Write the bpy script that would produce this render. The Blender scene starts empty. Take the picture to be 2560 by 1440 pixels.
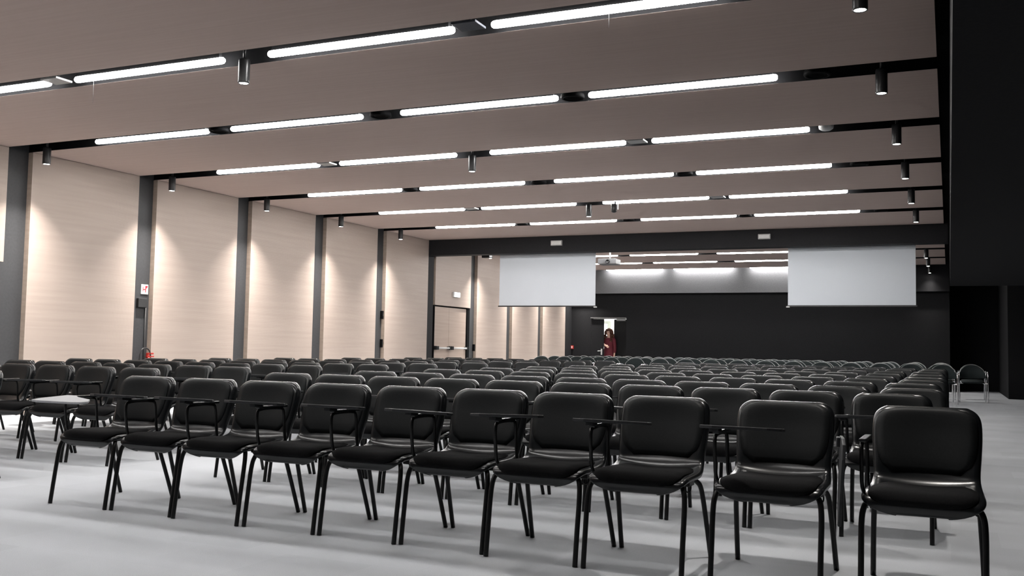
import bpy, bmesh, math, random
from mathutils import Vector, Matrix
random.seed(7)
PI = math.pi
S = bpy.context.scene
C = S.collection

# ------------------------------------------------------------------ dimensions (metres)
WL = -11.573            # face of the wood panels on the long wall
CH = 3.6255             # underside of the ceiling panels
C0 = 9.0428             # near edge of the first wall channel seen
BAY = 2.32966           # bay of the wall panels and of the ceiling slots
CHAN = 0.38             # width of channels and slots
TY0 = 6.9585            # first lamp row seen
XR = -0.077             # right edge of the ceiling
YF = C0 + 5 * BAY       # dark beam across the hall
YE = C0 + 9 * BAY       # end of the panelled wall
TUBES = ((-10.243, -8.347), (-7.995, -6.101), (-5.592, -3.703), (-3.363, -1.461))
CAM_H = 1.04

# ------------------------------------------------------------------ camera
F_PX = 2427.48
yaw, pit, rol = 0.423462, 0.061437, 0.018547
fw = Vector((-math.sin(yaw) * math.cos(pit), math.cos(yaw) * math.cos(pit), math.sin(pit)))
ri = Vector((math.cos(yaw), math.sin(yaw), 0))
up = ri.cross(fw)
ri, up = ri * math.cos(rol) + up * math.sin(rol), -ri * math.sin(rol) + up * math.cos(rol)
cam = bpy.data.objects.new('camera', bpy.data.cameras.new('camera'))
C.objects.link(cam)
M4 = Matrix((ri, up, -fw)).transposed().to_4x4()
M4.translation = Vector((0, 0, CAM_H))
cam.matrix_world = M4
cam.data.sensor_width = 36
cam.data.lens = F_PX / 2560 * 36
cam.data.clip_end = 200
S.camera = cam


def at(x, y, Y=None, X=None):
    """a pixel of the 2560 x 1440 photograph as a point on the plane Y = const or X = const"""
    d = fw + ri * ((x - 1280) / F_PX) + up * ((720 - y) / F_PX)
    t = Y / d.y if Y is not None else X / d.x
    return Vector((d.x * t, d.y * t, d.z * t + CAM_H))


# ------------------------------------------------------------------ materials
def mat(name, col, rough=0.5, metal=0.0, spec=0.5):
    m = bpy.data.materials.new(name)
    m.use_nodes = True
    b = m.node_tree.nodes['Principled BSDF']
    b.inputs['Base Color'].default_value = (*col, 1)
    b.inputs['Roughness'].default_value = rough
    b.inputs['Metallic'].default_value = metal
    b.inputs['Specular IOR Level'].default_value = spec
    return m


def noisy(name, c1, c2, scale=(1, 1, 1), nscale=5.0, detail=6, rough=0.6, lo=0.35, hi=0.65, bump=0.0, spec=0.5, metal=0.0):
    """a procedural material: noise stretched by SCALE runs between two colours"""
    m = mat(name, c1, rough, metal, spec)
    nt = m.node_tree
    b = nt.nodes['Principled BSDF']
    tc = nt.nodes.new('ShaderNodeTexCoord')
    mp = nt.nodes.new('ShaderNodeMapping')
    mp.inputs['Scale'].default_value = scale
    nz = nt.nodes.new('ShaderNodeTexNoise')
    nz.inputs['Scale'].default_value = nscale
    nz.inputs['Detail'].default_value = detail
    cr = nt.nodes.new('ShaderNodeValToRGB')
    cr.color_ramp.elements[0].position = lo
    cr.color_ramp.elements[0].color = (*c1, 1)
    cr.color_ramp.elements[1].position = hi
    cr.color_ramp.elements[1].color = (*c2, 1)
    nt.links.new(tc.outputs['Object'], mp.inputs['Vector'])
    nt.links.new(mp.outputs['Vector'], nz.inputs['Vector'])
    nt.links.new(nz.outputs['Fac'], cr.inputs['Fac'])
    nt.links.new(cr.outputs['Color'], b.inputs['Base Color'])
    if bump:
        bp = nt.nodes.new('ShaderNodeBump')
        bp.inputs['Strength'].default_value = bump
        bp.inputs['Distance'].default_value = 0.004
        nt.links.new(nz.outputs['Fac'], bp.inputs['Height'])
        nt.links.new(bp.outputs['Normal'], b.inputs['Normal'])
    return m


def glow(name, col, strength):
    m = bpy.data.materials.new(name)
    m.use_nodes = True
    nt = m.node_tree
    nt.nodes.remove(nt.nodes['Principled BSDF'])
    e = nt.nodes.new('ShaderNodeEmission')
    e.inputs['Color'].default_value = (*col, 1)
    e.inputs['Strength'].default_value = strength
    nt.links.new(e.outputs[0], nt.nodes['Material Output'].inputs['Surface'])
    return m


def wood_wall(name, c1, c2):
    """veneer with fine level grain and a faint grid of acoustic perforation"""
    m = noisy(name, c1, c2, scale=(1, 0.35, 9), nscale=2.2, detail=9, rough=0.55, lo=0.3, hi=0.7, spec=0.3)
    nt = m.node_tree
    b = nt.nodes['Principled BSDF']
    src = b.inputs['Base Color'].links[0].from_socket
    tc = nt.nodes['Texture Coordinate']
    sep = nt.nodes.new('ShaderNodeSeparateXYZ')
    nt.links.new(tc.outputs['Object'], sep.inputs[0])
    prod = None
    for ax, per in (('Y', 0.016), ('Z', 0.016)):
        ml = nt.nodes.new('ShaderNodeMath'); ml.operation = 'MULTIPLY'; ml.inputs[1].default_value = 2 * PI / per
        sn = nt.nodes.new('ShaderNodeMath'); sn.operation = 'SINE'
        gt = nt.nodes.new('ShaderNodeMath'); gt.operation = 'GREATER_THAN'; gt.inputs[1].default_value = 0.72
        nt.links.new(sep.outputs[ax], ml.inputs[0]); nt.links.new(ml.outputs[0], sn.inputs[0]); nt.links.new(sn.outputs[0], gt.inputs[0])
        if prod is None:
            prod = gt
        else:
            pm = nt.nodes.new('ShaderNodeMath'); pm.operation = 'MULTIPLY'
            nt.links.new(prod.outputs[0], pm.inputs[0]); nt.links.new(gt.outputs[0], pm.inputs[1]); prod = pm
    mx = nt.nodes.new('ShaderNodeMixRGB')
    mx.inputs['Color2'].default_value = (*[v * 0.45 for v in c1], 1)
    nt.links.new(prod.outputs[0], mx.inputs['Fac'])
    nt.links.new(src, mx.inputs['Color1'])
    nt.links.new(mx.outputs[0], b.inputs['Base Color'])
    return m


def carpet(name):
    m = noisy(name, (0.435, 0.452, 0.476), (0.505, 0.523, 0.55), scale=(1, 1, 1), nscale=260, detail=3, rough=0.95, lo=0.3, hi=0.7, bump=0.5, spec=0.1)
    nt = m.node_tree
    b = nt.nodes['Principled BSDF']
    src = b.inputs['Base Color'].links[0].from_socket
    tc = nt.nodes['Texture Coordinate']
    mp = nt.nodes.new('ShaderNodeMapping'); mp.inputs['Scale'].default_value = (0.5, 1.6, 1)
    n2 = nt.nodes.new('ShaderNodeTexNoise'); n2.inputs['Scale'].default_value = 1.1; n2.inputs['Detail'].default_value = 4
    br = nt.nodes.new('ShaderNodeTexBrick')                       # carpet tiles, 0.5 m, faint change of tone
    br.inputs['Scale'].default_value = 1.0
    br.inputs['Brick Width'].default_value = 0.5; br.inputs['Row Height'].default_value = 0.5
    br.inputs['Mortar Size'].default_value = 0.0015
    br.inputs['Color1'].default_value = (0.95, 0.95, 0.95, 1); br.inputs['Color2'].default_value = (1.04, 1.04, 1.04, 1)
    br.inputs['Mortar'].default_value = (0.98, 0.98, 0.98, 1)
    rp = nt.nodes.new('ShaderNodeMapRange')
    rp.inputs['To Min'].default_value = 0.88; rp.inputs['To Max'].default_value = 1.1
    m1 = nt.nodes.new('ShaderNodeMixRGB'); m1.blend_type = 'MULTIPLY'; m1.inputs['Fac'].default_value = 1
    m2 = nt.nodes.new('ShaderNodeMixRGB'); m2.blend_type = 'MULTIPLY'; m2.inputs['Fac'].default_value = 1
    L = nt.links.new
    L(tc.outputs['Object'], mp.inputs['Vector']); L(mp.outputs['Vector'], n2.inputs['Vector'])
    L(tc.outputs['Object'], br.inputs['Vector'])
    L(n2.outputs['Fac'], rp.inputs['Value'])
    L(src, m1.inputs['Color1']); L(rp.outputs['Result'], m1.inputs['Color2'])
    L(m1.outputs[0], m2.inputs['Color1']); L(br.outputs['Color'], m2.inputs['Color2'])
    L(m2.outputs[0], b.inputs['Base Color'])
    return m


K = {}
K['wood'] = wood_wall('wall_veneer', (0.41, 0.337, 0.292), (0.45, 0.374, 0.327))
K['wood_plain'] = noisy('door_veneer', (0.395, 0.313, 0.262), (0.435, 0.35, 0.30), scale=(1, 0.35, 9), nscale=2.2, detail=9, rough=0.5, spec=0.3)
K['wood_edge'] = noisy('veneer_edge', (0.34, 0.27, 0.22), (0.40, 0.32, 0.265), scale=(1, 1, 6), nscale=4, rough=0.6)
K['ceil'] = noisy('ceiling_veneer', (0.52, 0.415, 0.37), (0.55, 0.443, 0.397), scale=(0.4, 9, 1), nscale=2.5, detail=9, rough=0.75, spec=0.12)
K['dark'] = noisy('charcoal_paint', (0.036, 0.037, 0.040), (0.043, 0.044, 0.047), nscale=30, rough=0.6)
K['slot'] = noisy('black_slot_paint', (0.0035, 0.0035, 0.004), (0.005, 0.005, 0.0055), nscale=30, rough=0.85, spec=0.08)
K['beam'] = noisy('beam_paint', (0.012, 0.012, 0.0135), (0.015, 0.015, 0.0165), nscale=40, rough=0.7, spec=0.2)
K['black'] = noisy('black_wall_paint', (0.008, 0.008, 0.009), (0.011, 0.011, 0.012), nscale=40, rough=0.85, spec=0.15)
K['box'] = noisy('dark_grey_box', (0.020, 0.020, 0.021), (0.024, 0.024, 0.025), nscale=30, rough=0.6)
K['grey'] = noisy('grey_bulkhead_paint', (0.11, 0.11, 0.116), (0.13, 0.13, 0.136), nscale=40, rough=0.8, spec=0.2)
K['carpet'] = carpet('grey_carpet')
K['plastic'] = noisy('black_shell_plastic', (0.0065, 0.0075, 0.0085), (0.0085, 0.0095, 0.0105), nscale=60, rough=0.24, bump=0.02)
K['fabric'] = noisy('black_pad_fabric', (0.0035, 0.0035, 0.004), (0.0065, 0.0065, 0.007), nscale=220, rough=0.92, bump=0.3, spec=0.15)
K['vinyl'] = noisy('black_back_vinyl', (0.0075, 0.0085, 0.009), (0.010, 0.011, 0.0117), nscale=120, rough=0.48, bump=0.05, spec=0.2)
K['tube'] = noisy('black_leg_enamel', (0.005, 0.005, 0.0052), (0.007, 0.007, 0.0072), nscale=40, rough=0.32, spec=0.3)
K['tablet'] = noisy('dark_tablet_laminate', (0.016, 0.017, 0.019), (0.022, 0.023, 0.025), nscale=80, rough=0.55, spec=0.3)
K['tablet_glare'] = noisy('glare_tablet_laminate', (0.34, 0.345, 0.36), (0.38, 0.385, 0.40), nscale=80, rough=0.5, spec=0.2)  # pale colour stands in for glare on an otherwise dark tablet
K['chrome'] = noisy('chrome', (0.75, 0.75, 0.76), (0.85, 0.85, 0.86), nscale=10, rough=0.12, metal=1.0)
K['rim'] = noisy('satin_rim_metal', (0.30, 0.31, 0.31), (0.36, 0.37, 0.37), nscale=20, rough=0.42, metal=1.0)
K['roundfab'] = noisy('dark_teal_fabric', (0.020, 0.026, 0.027), (0.030, 0.037, 0.038), nscale=200, rough=0.85, bump=0.2, spec=0.2)
K['screen'] = noisy('screen_fabric', (0.60, 0.635, 0.68), (0.63, 0.665, 0.71), nscale=200, rough=0.8, spec=0.2)
K['white'] = noisy('white_plastic', (0.62, 0.62, 0.61), (0.68, 0.68, 0.67), nscale=50, rough=0.45)
K['offwhite'] = noisy('grey_white_metal', (0.36, 0.36, 0.355), (0.42, 0.42, 0.415), nscale=50, rough=0.45)
K['plate'] = noisy('blue_grey_plate', (0.075, 0.080, 0.095), (0.09, 0.095, 0.11), nscale=40, rough=0.6, spec=0.2)
K['rail'] = noisy('grey_rail_metal', (0.10, 0.10, 0.10), (0.13, 0.13, 0.13), nscale=40, rough=0.5, spec=0.3)
K['metal'] = noisy('brushed_grey_metal', (0.40, 0.40, 0.41), (0.5, 0.5, 0.51), scale=(1, 12, 1), nscale=20, rough=0.35, metal=1.0)
K['red'] = noisy('red_enamel', (0.36, 0.022, 0.016), (0.42, 0.03, 0.022), nscale=20, rough=0.35)
K['signred'] = noisy('sign_red', (0.55, 0.02, 0.04), (0.6, 0.03, 0.05), nscale=20, rough=0.5)
K['blackm'] = noisy('black_device_casing', (0.012, 0.012, 0.013), (0.016, 0.016, 0.017), nscale=40, rough=0.35)
K['skin'] = noisy('skin', (0.52, 0.32, 0.25), (0.58, 0.37, 0.29), nscale=20, rough=0.5)
K['dress'] = noisy('dark_red_cloth', (0.075, 0.003, 0.010), (0.10, 0.005, 0.014), nscale=40, rough=0.8)
K['hair'] = noisy('brown_hair', (0.045, 0.020, 0.014), (0.10, 0.045, 0.03), scale=(6, 6, 1), nscale=12, rough=0.9, spec=0.1)
K['shoe'] = noisy('black_shoe_leather', (0.012, 0.012, 0.012), (0.018, 0.018, 0.018), nscale=30, rough=0.4)
K['case'] = noisy('grey_projector_casing', (0.15, 0.15, 0.155), (0.18, 0.18, 0.185), nscale=40, rough=0.45, spec=0.3)
K['eye'] = noisy('dark_eye', (0.02, 0.015, 0.01), (0.03, 0.02, 0.015), nscale=20, rough=0.2)
K['lips'] = noisy('lip_colour', (0.36, 0.12, 0.11), (0.42, 0.15, 0.13), nscale=20, rough=0.4)
K['frame'] = noisy('grey_green_frame', (0.26, 0.28, 0.24), (0.30, 0.32, 0.28), nscale=30, rough=0.5)
K['wall_white'] = noisy('white_wall_paint', (0.78, 0.78, 0.77), (0.82, 0.82, 0.81), nscale=30, rough=0.8)
K['thread'] = noisy('clear_thread', (0.08, 0.08, 0.08), (0.11, 0.11, 0.11), nscale=30, rough=0.4)
TUBE_E, SPOT_W, LENS_E = 25.5, 400.0, 30.0
K['light'] = glow('tube_glow', (1.0, 0.98, 0.96), TUBE_E)
K['lens'] = glow('spot_glow', (1.0, 0.96, 0.90), LENS_E)
K['exit'] = glow('exit_sign_glow', (0.95, 1.0, 0.97), 6.0)
K['panel'] = glow('corridor_lamp_glow', (1.0, 0.98, 0.94), 9.0)


# ------------------------------------------------------------------ mesh helpers
def bm_new():
    return bmesh.new()


def box(bm, x0, x1, y0, y1, z0, z1, bevel=0.0):
    b = bmesh.new()
    vs = [b.verts.new(p) for p in ((x0, y0, z0), (x1, y0, z0), (x1, y1, z0), (x0, y1, z0), (x0, y0, z1), (x1, y0, z1), (x1, y1, z1), (x0, y1, z1))]
    for f in ((0, 3, 2, 1), (4, 5, 6, 7), (0, 1, 5, 4), (1, 2, 6, 5), (2, 3, 7, 6), (3, 0, 4, 7)):
        b.faces.new([vs[i] for i in f])
    if bevel:
        bmesh.ops.bevel(b, geom=b.edges[:], offset=bevel, segments=2, affect='EDGES', profile=0.5)
    merge(bm, b)


def merge(bm, b, mi=0):
    me = bpy.data.meshes.new('tmp')
    b.to_mesh(me)
    b.free()
    n = len(bm.faces)
    bm.from_mesh(me)
    bpy.data.meshes.remove(me)
    bm.faces.ensure_lookup_table()
    for f in bm.faces[n:]:
        f.material_index = mi


def tube(bm, pts, r, seg=8, cap=True, sub=4):
    """a round bar along a smooth path (Catmull-Rom through PTS); R is a number or one per point"""
    P = [Vector(p) for p in pts]
    rs = r if isinstance(r, (list, tuple)) else [r] * len(P)
    path, rad = [], []
    if len(P) == 2 or sub == 1:
        path, rad = P, list(rs)
    else:
        for i in range(len(P) - 1):
            p0 = P[max(i - 1, 0)]; p1 = P[i]; p2 = P[i + 1]; p3 = P[min(i + 2, len(P) - 1)]
            for k in range(sub):
                t = k / sub
                path.append(0.5 * ((2 * p1) + (p2 - p0) * t + (2 * p0 - 5 * p1 + 4 * p2 - p3) * t * t + (3 * p1 - p0 - 3 * p2 + p3) * t ** 3))
                rad.append(rs[i] * (1 - t) + rs[i + 1] * t)
        path.append(P[-1]); rad.append(rs[-1])
    rings = []
    nrm = None
    for i, p in enumerate(path):
        d = (path[min(i + 1, len(path) - 1)] - path[max(i - 1, 0)]).normalized()
        if nrm is None:
            a = Vector((0, 0, 1)) if abs(d.z) < 0.9 else Vector((1, 0, 0))
            nrm = (a - d * a.dot(d)).normalized()
        else:
            nrm = (nrm - d * nrm.dot(d)).normalized()
        bi = d.cross(nrm)
        rings.append([bm.verts.new(p + (nrm * math.cos(2 * PI * k / seg) + bi * math.sin(2 * PI * k / seg)) * rad[i]) for k in range(seg)])
    for a, b in zip(rings, rings[1:]):
        for k in range(seg):
            f = bm.faces.new((a[k], a[(k + 1) % seg], b[(k + 1) % seg], b[k])); f.smooth = True
    if cap:
        bm.faces.new(list(reversed(rings[0]))); bm.faces.new(rings[-1])


def lathe(bm, prof, c=(0, 0, 0), seg=24, axis='Z', smooth=True):
    """a solid of revolution: PROF is a list of (radius, height)"""
    c = Vector(c)
    rings = []
    for r, h in prof:
        ring = []
        for k in range(seg):
            a = 2 * PI * k / seg
            v = (r * math.cos(a), r * math.sin(a), h)
            if axis == 'X':
                v = (h, r * math.cos(a), r * math.sin(a))
            elif axis == 'Y':
                v = (r * math.cos(a), h, -r * math.sin(a))
            ring.append(bm.verts.new(c + Vector(v)))
        rings.append(ring)
    for a, b in zip(rings, rings[1:]):
        for k in range(seg):
            f = bm.faces.new((a[k], a[(k + 1) % seg], b[(k + 1) % seg], b[k])); f.smooth = smooth
    bm.faces.new(list(reversed(rings[0]))); bm.faces.new(rings[-1])


def mesh_of(name, bm, *mats):
    bmesh.ops.recalc_face_normals(bm, faces=bm.faces[:])
    me = bpy.data.meshes.new(name)
    bm.to_mesh(me)
    bm.free()
    for m in mats:
        me.materials.append(m)
    return me


def link(name, me, parent=None):
    o = bpy.data.objects.new(name, me)
    C.objects.link(o)
    if parent:
        o.parent = parent
    return o


def obj(name, bm, m, parent=None):
    return link(name, mesh_of(name, bm, m), parent)


def baked(me, *mods):
    """the mesh with modifiers applied, so that copies share it"""
    o = bpy.data.objects.new('tmp', me)
    C.objects.link(o)
    for kind, kw in mods:
        md = o.modifiers.new(kind, kind)
        for k, v in kw.items():
            setattr(md, k, v)
    dg = bpy.context.evaluated_depsgraph_get()
    out = bpy.data.meshes.new_from_object(o.evaluated_get(dg), depsgraph=dg)
    out.name = me.name
    bpy.data.objects.remove(o)
    for p in out.polygons:
        p.use_smooth = True
    return out


def tag(o, label, cat, group=None, kind=None):
    o['label'] = label; o['category'] = cat
    if group: o['group'] = group
    if kind: o['kind'] = kind
    return o


def thing(name, label, cat, loc=(0, 0, 0), rotz=0.0, group=None):
    o = bpy.data.objects.new(name, None)
    o.empty_display_size = 0.1
    C.objects.link(o)
    o.location = loc
    o.rotation_euler = (0, 0, rotz)
    return tag(o, label, cat, group)


def struct(name, bm, m, label=None, cat=None, parent=None):
    o = obj(name, bm, m, parent)
    if parent is None:
        o['kind'] = 'structure'
        if label: o['label'] = label
        if cat: o['category'] = cat
    return o


def dup(root, loc, rotz, label, group=None, skip=()):
    """a copy of a thing with copies of its parts (mesh data shared)"""
    r = root.copy(); C.objects.link(r)
    r.location = loc; r.rotation_euler = (0, 0, rotz); r['label'] = label
    if group: r['group'] = group
    for ch in root.children:
        if ch.name.split('.')[0] in skip:
            continue
        c = ch.copy(); C.objects.link(c); c.parent = r
        for g in ch.children:
            d = g.copy(); C.objects.link(d); d.parent = c
    return r


def quickbox(name, a, b, m, parent=None, bevel=0.0):
    bm = bm_new(); box(bm, a[0], b[0], a[1], b[1], a[2], b[2], bevel)
    return obj(name, bm, m, parent)


ORD = 'zeroth first second third fourth fifth sixth seventh eighth ninth tenth eleventh twelfth thirteenth fourteenth fifteenth sixteenth seventeenth eighteenth nineteenth twentieth'.split()

# ------------------------------------------------------------------ the setting
bm = bm_new(); box(bm, -12.2, 6.2, -1.7, 34.5, -0.12, 0)
struct('floor', bm, K['carpet'], 'grey carpet floor of the conference hall', 'floor')

# long wall: charcoal backing, light wood panels proud of it, a dark channel between each two
bm = bm_new(); box(bm, -12.0, WL - 0.09, -1.7, 30.95, 0, 3.95)
wall_left = struct('wall_left', bm, K['dark'], 'long wall of light wood panels between dark upright channels', 'wall')


def panel(y0, y1, z0, z1):
    """a wood panel whose narrow end faces are darker edging"""
    bm = bm_new()
    box(bm, WL - 0.09, WL, y0, y1, z0, z1, 0.002)
    bm.normal_update()
    for f in bm.faces:
        if abs(f.normal.y) > 0.8 or f.normal.z < -0.8:
            f.material_index = 1
    me = mesh_of('wall_panel', bm, K['wood'], K['wood_edge'])
    return link('wall_panel', me, wall_left)


for i in range(-4, 9):
    y0, y1 = C0 + BAY * i + CHAN, C0 + BAY * (i + 1)
    panel(y0, y1, 2.065 if i in (-1, 5) else 0.0, CH - 0.004)


def wall_door(n, i, label):
    y0, y1 = C0 + BAY * i + CHAN, C0 + BAY * (i + 1)
    d = thing('door_%d' % n, label, 'door', (WL - 0.09, y0, 0))
    d['kind'] = 'structure'
    mid = 21.9 - YF - CHAN
    lo, hi = 0.04, y1 - y0 - 0.16
    for k, (a, b) in enumerate(((lo, mid - 0.003), (mid + 0.003, hi))):
        leaf = quickbox('door_leaf', (0.0, a, 0.01), (0.045, b, 2.03), K['wood_plain'], d, 0.002)
        bm = bm_new()
        tube(bm, [(0.115, a + 0.12, 1.0), (0.115, b - 0.06, 1.0)], 0.022, 10, sub=1)
        bar = obj('panic_bar', bm, K['white'], leaf)
        bm = bm_new()
        box(bm, 0.045, 0.14, a + 0.01, a + 0.13, 0.955, 1.05, 0.006)
        box(bm, 0.045, 0.14, b - 0.08, b - 0.02, 0.965, 1.04, 0.006)
        obj('bar_bracket', bm, K['blackm'], leaf)
    bm = bm_new()
    box(bm, 0.0, 0.07, hi + 0.01, y1 - y0 - 0.001, 0, 2.06); box(bm, 0.0, 0.07, 0.001, lo - 0.005, 0, 2.06)
    box(bm, 0.0, 0.03, 0.001, y1 - y0 - 0.001, 2.035, 2.063)
    obj('door_frame', bm, K['slot'], d)
    return d


wall_door(1, 5, 'wood double door with two white panic bars in the panelled wall')

# near bay: the doorway under the short panel is a dark recess
bm = bm_new()
y0, y1 = C0 - BAY + CHAN, C0
box(bm, WL - 0.09, WL - 0.055, y0 + 0.05, y1 - 0.05, 0, 2.03, 0.003)
struct('door_2', bm, K['dark'], 'dark flush door under the short wood panel at the near end', 'door')

# ceiling: black slab above, wood panels with slots between them
bm = bm_new(); box(bm, -12.0, XR + 0.10, -1.7, 30.95, 3.80, 3.95)
ceiling = struct('ceiling', bm, K['slot'], 'brown wood panel ceiling crossed by black lamp slots', 'ceiling')
for i in range(-4, 12):
    y0 = TY0 + BAY * (i - 1) + CHAN - 0.245
    y1 = TY0 + BAY * i - 0.245
    y0, y1 = max(y0, -1.5), min(y1, 30.41)
    if y1 - y0 < 0.1: continue
    bm = bm_new(); box(bm, WL - 0.085, XR, y0, y1, CH, 3.80, 0.002)
    bm.normal_update()
    for f in bm.faces:
        if abs(f.normal.y) > 0.8 or f.normal.x > 0.8:
            f.material_index = 1
    link('ceiling_panel', mesh_of('ceiling_panel', bm, K['ceil'], K['slot']), ceiling)

# dark beam across the hall
bm = bm_new(); box(bm, WL - 0.085, 0.0, YF + 0.002, YF + 0.33, 3.25, CH + 0.05, 0.004)
struct('trim_1', bm, K['beam'], 'wide dark beam across the hall above the two screens', 'beam')

bm = bm_new(); box(bm, WL - 0.089, WL - 0.012, YF + 0.003, YF + 0.30, 0, 3.25, 0.004)
struct('trim_4', bm, K['beam'], 'dark upright post under the wall end of the beam', 'post')

# back of the hall: grey bulkhead above, black wall set back below it
bm = bm_new(); box(bm, WL - 0.085, -1.0, 30.42, 30.60, 2.885, 3.80)
struct('wall_back_bulkhead', bm, K['grey'], 'grey bulkhead lit by the last lamp row', 'wall')
bm = bm_new()
DX0, DX1, DZ = -10.88, -9.66, 2.06
YB = 30.62
box(bm, -0.998, 0.02, 30.42, YB, 2.885, 3.80)
box(bm, WL - 0.08, DX0, YB, YB + 0.22, 0, 3.0)
box(bm, DX1, 0.02, YB, YB + 0.22, 0, 3.0)
box(bm, DX0, DX1, YB, YB + 0.22, DZ, 3.0)
struct('wall_back', bm, K['black'], 'black end wall of the hall with a doorway', 'wall')
bm = bm_new(); box(bm, WL - 0.085, WL - 0.005, YE + 0.002, YB, 0, CH, 0.003)
struct('trim_2', bm, K['beam'], 'charcoal corner post where the panelled wall ends', 'post')

# right side: black side aisle under a low soffit
bm = bm_new()
box(bm, 0.025, 6.2, -1.7, 22.3, 2.5, 3.95)
struct('trim_3', bm, K['black'], 'low black soffit over the side aisle', 'soffit')
bm = bm_new(); box(bm, 0.03, 6.2, 22.3, 34.5, 3.75, 3.95)
struct('ceiling_side', bm, K['black'], 'black ceiling at the end of the side aisle', 'ceiling')
bm = bm_new(); box(bm, 1.325, 6.2, 27.0, 34.3, 0, 3.75, 0.01)
struct('wall_right_end', bm, K['black'], 'black wall block at the end of the side aisle', 'wall')
bm = bm_new(); box(bm, 0.022, 1.325, 32.3, 32.5, 0, 3.75)
struct('wall_alcove', bm, K['black'], 'black wall at the back of the alcove', 'wall')
bm = bm_new(); box(bm, 6.2, 6.4, -1.7, 34.5, 0, 3.95)
struct('wall_right', bm, K['black'], 'black wall of the side aisle', 'wall')
bm = bm_new(); box(bm, -12.0, 6.4, -1.9, -1.7, 0, 3.95)
struct('wall_front', bm, K['dark'], 'charcoal wall behind the viewer', 'wall')

# ------------------------------------------------------------------ corridor behind the doorway
bm = bm_new(); box(bm, -12.0, -8.3, 33.6, 33.75, 0, 2.9)
struct('wall_corridor', bm, K['wall_white'], 'white corridor wall seen through the doorway', 'wall')
bm = bm_new(); box(bm, -12.0, -11.9, 30.96, 33.6, 0, 2.9); box(bm, -8.4, -8.3, 30.96, 33.6, 0, 2.9)
struct('wall_corridor_sides', bm, K['wall_white'], 'white side walls of the corridor', 'wall')
bm = bm_new(); box(bm, -12.0, -8.3, 30.86, 33.6, 2.75, 2.9)
struct('ceiling_corridor', bm, K['wall_white'], 'white corridor ceiling', 'ceiling')
bm = bm_new(); box(bm, -11.4, -8.8, 31.5, 32.6, 2.715, 2.745)
tag(obj('corridor_lamp', bm, K['panel']), 'bright lamp panel on the corridor ceiling behind the open door', 'lamp')
p1, p0 = at(1527, 803, Y=33.6), at(1480, 803, Y=33.6)
d = thing('door_3', 'grey-green framed door in the corridor beyond the open doorway', 'door', (0, 0, 0)); d['kind'] = 'structure'
bm = bm_new()
x1 = p1.x; x0 = x1 - 1.05; zt = p1.z
box(bm, x0, x0 + 0.1, 33.52, 33.6, 0, zt); box(bm, x1 - 0.1, x1, 33.52, 33.6, 0, zt); box(bm, x0 + 0.1, x1 - 0.1, 33.52, 33.6, zt - 0.07, zt)
obj('door_frame', bm, K['frame'], d)
bm = bm_new(); box(bm, x0 + 0.1, x1 - 0.1, 33.56, 33.6, 0.01, zt - 0.07)
obj('door_leaf', bm, K['wall_white'], d)

# the double door in the black wall
d = thing('door_4', 'black double door in the end wall with its right-hand leaf swung open', 'door', (0, 0, 0)); d['kind'] = 'structure'
leaf = quickbox('door_leaf', (DX0 + 0.01, YB + 0.002, 0.01), (-10.44, YB + 0.047, DZ - 0.01), K['black'], d, 0.003)
bm = bm_new()
tube(bm, [(-10.505, YB + 0.01, 0.99), (-10.505, YB - 0.03, 0.99), (-10.515, YB - 0.05, 0.99), (-10.625, YB - 0.05, 0.985)], 0.011, 8)
box(bm, -10.530, -10.480, YB - 0.012, YB + 0.004, 0.86, 1.06, 0.004)
obj('door_handle', bm, K['offwhite'], leaf)
leaf2 = bm_new(); box(leaf2, -0.68, 0, 0, 0.05, 0.01, DZ - 0.01, 0.003)
leaf2 = obj('door_leaf', leaf2, K['black'], d)
leaf2.location = (DX1 - 0.02, YB + 0.14, 0); leaf2.rotation_euler = (0, 0, math.radians(-33))
bm = bm_new()
box(bm, DX0 - 0.01, DX1 + 0.005, YB - 0.055, YB - 0.002, 2.068, 2.098, 0.004)
rail = obj('closer_rail', bm, K['rail'], d)
bm = bm_new(); box(bm, -9.98, -9.68, YB - 0.075, YB - 0.002, 1.985, 2.05, 0.008)
obj('door_closer', bm, K['rail'], d)

# ------------------------------------------------------------------ lamps
tb = bm_new()
lathe(tb, [(0.001, -0.9475), (0.02, -0.945), (0.030, -0.93), (0.033, -0.90), (0.033, 0.90), (0.030, 0.93), (0.02, 0.945), (0.001, 0.9475)], seg=14, axis='X')
tube_mesh = mesh_of('tube_lamp', tb, K['light'])
cl = bm_new()
box(cl, -0.9, 0.9, -0.02, 0.02, 0.026, 0.165)
clip_mesh = mesh_of('mounting_clip', cl, K['blackm'])
TZ = 3.648
tubes_first = None
for r in range(-2, 11):
    for k, (a, b) in enumerate(TUBES):
        y = TY0 + BAY * r
        nth = ('first', 'second', 'third', 'last')[k]
        if r < 0:
            lab = 'lit tube lamp, %s from the wood wall in the slot %s the camera' % (nth, 'above' if r == -1 else 'right behind'); g = 'tube lamps in the ceiling slots'
        elif r < 6:
            lab = 'lit tube lamp, %s from the wood wall in the %s ceiling slot' % (nth, ('nearest visible', 'second nearest', 'third nearest', 'fourth nearest', 'fifth nearest', 'sixth nearest')[r]); g = 'tube lamps in the ceiling slots'
        else:
            lab = 'lit tube lamp behind the dark beam, %s from the wood wall, %s slot past it' % (nth, ORD[r - 6]); g = 'tube lamps beyond the beam'
        if r == 6:
            continue
        o = tag(link('tube_lamp', tube_mesh), lab, 'lamp', g)
        o.location = ((a + b) / 2, y, TZ)
        link('mounting_clip', clip_mesh, o)

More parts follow.
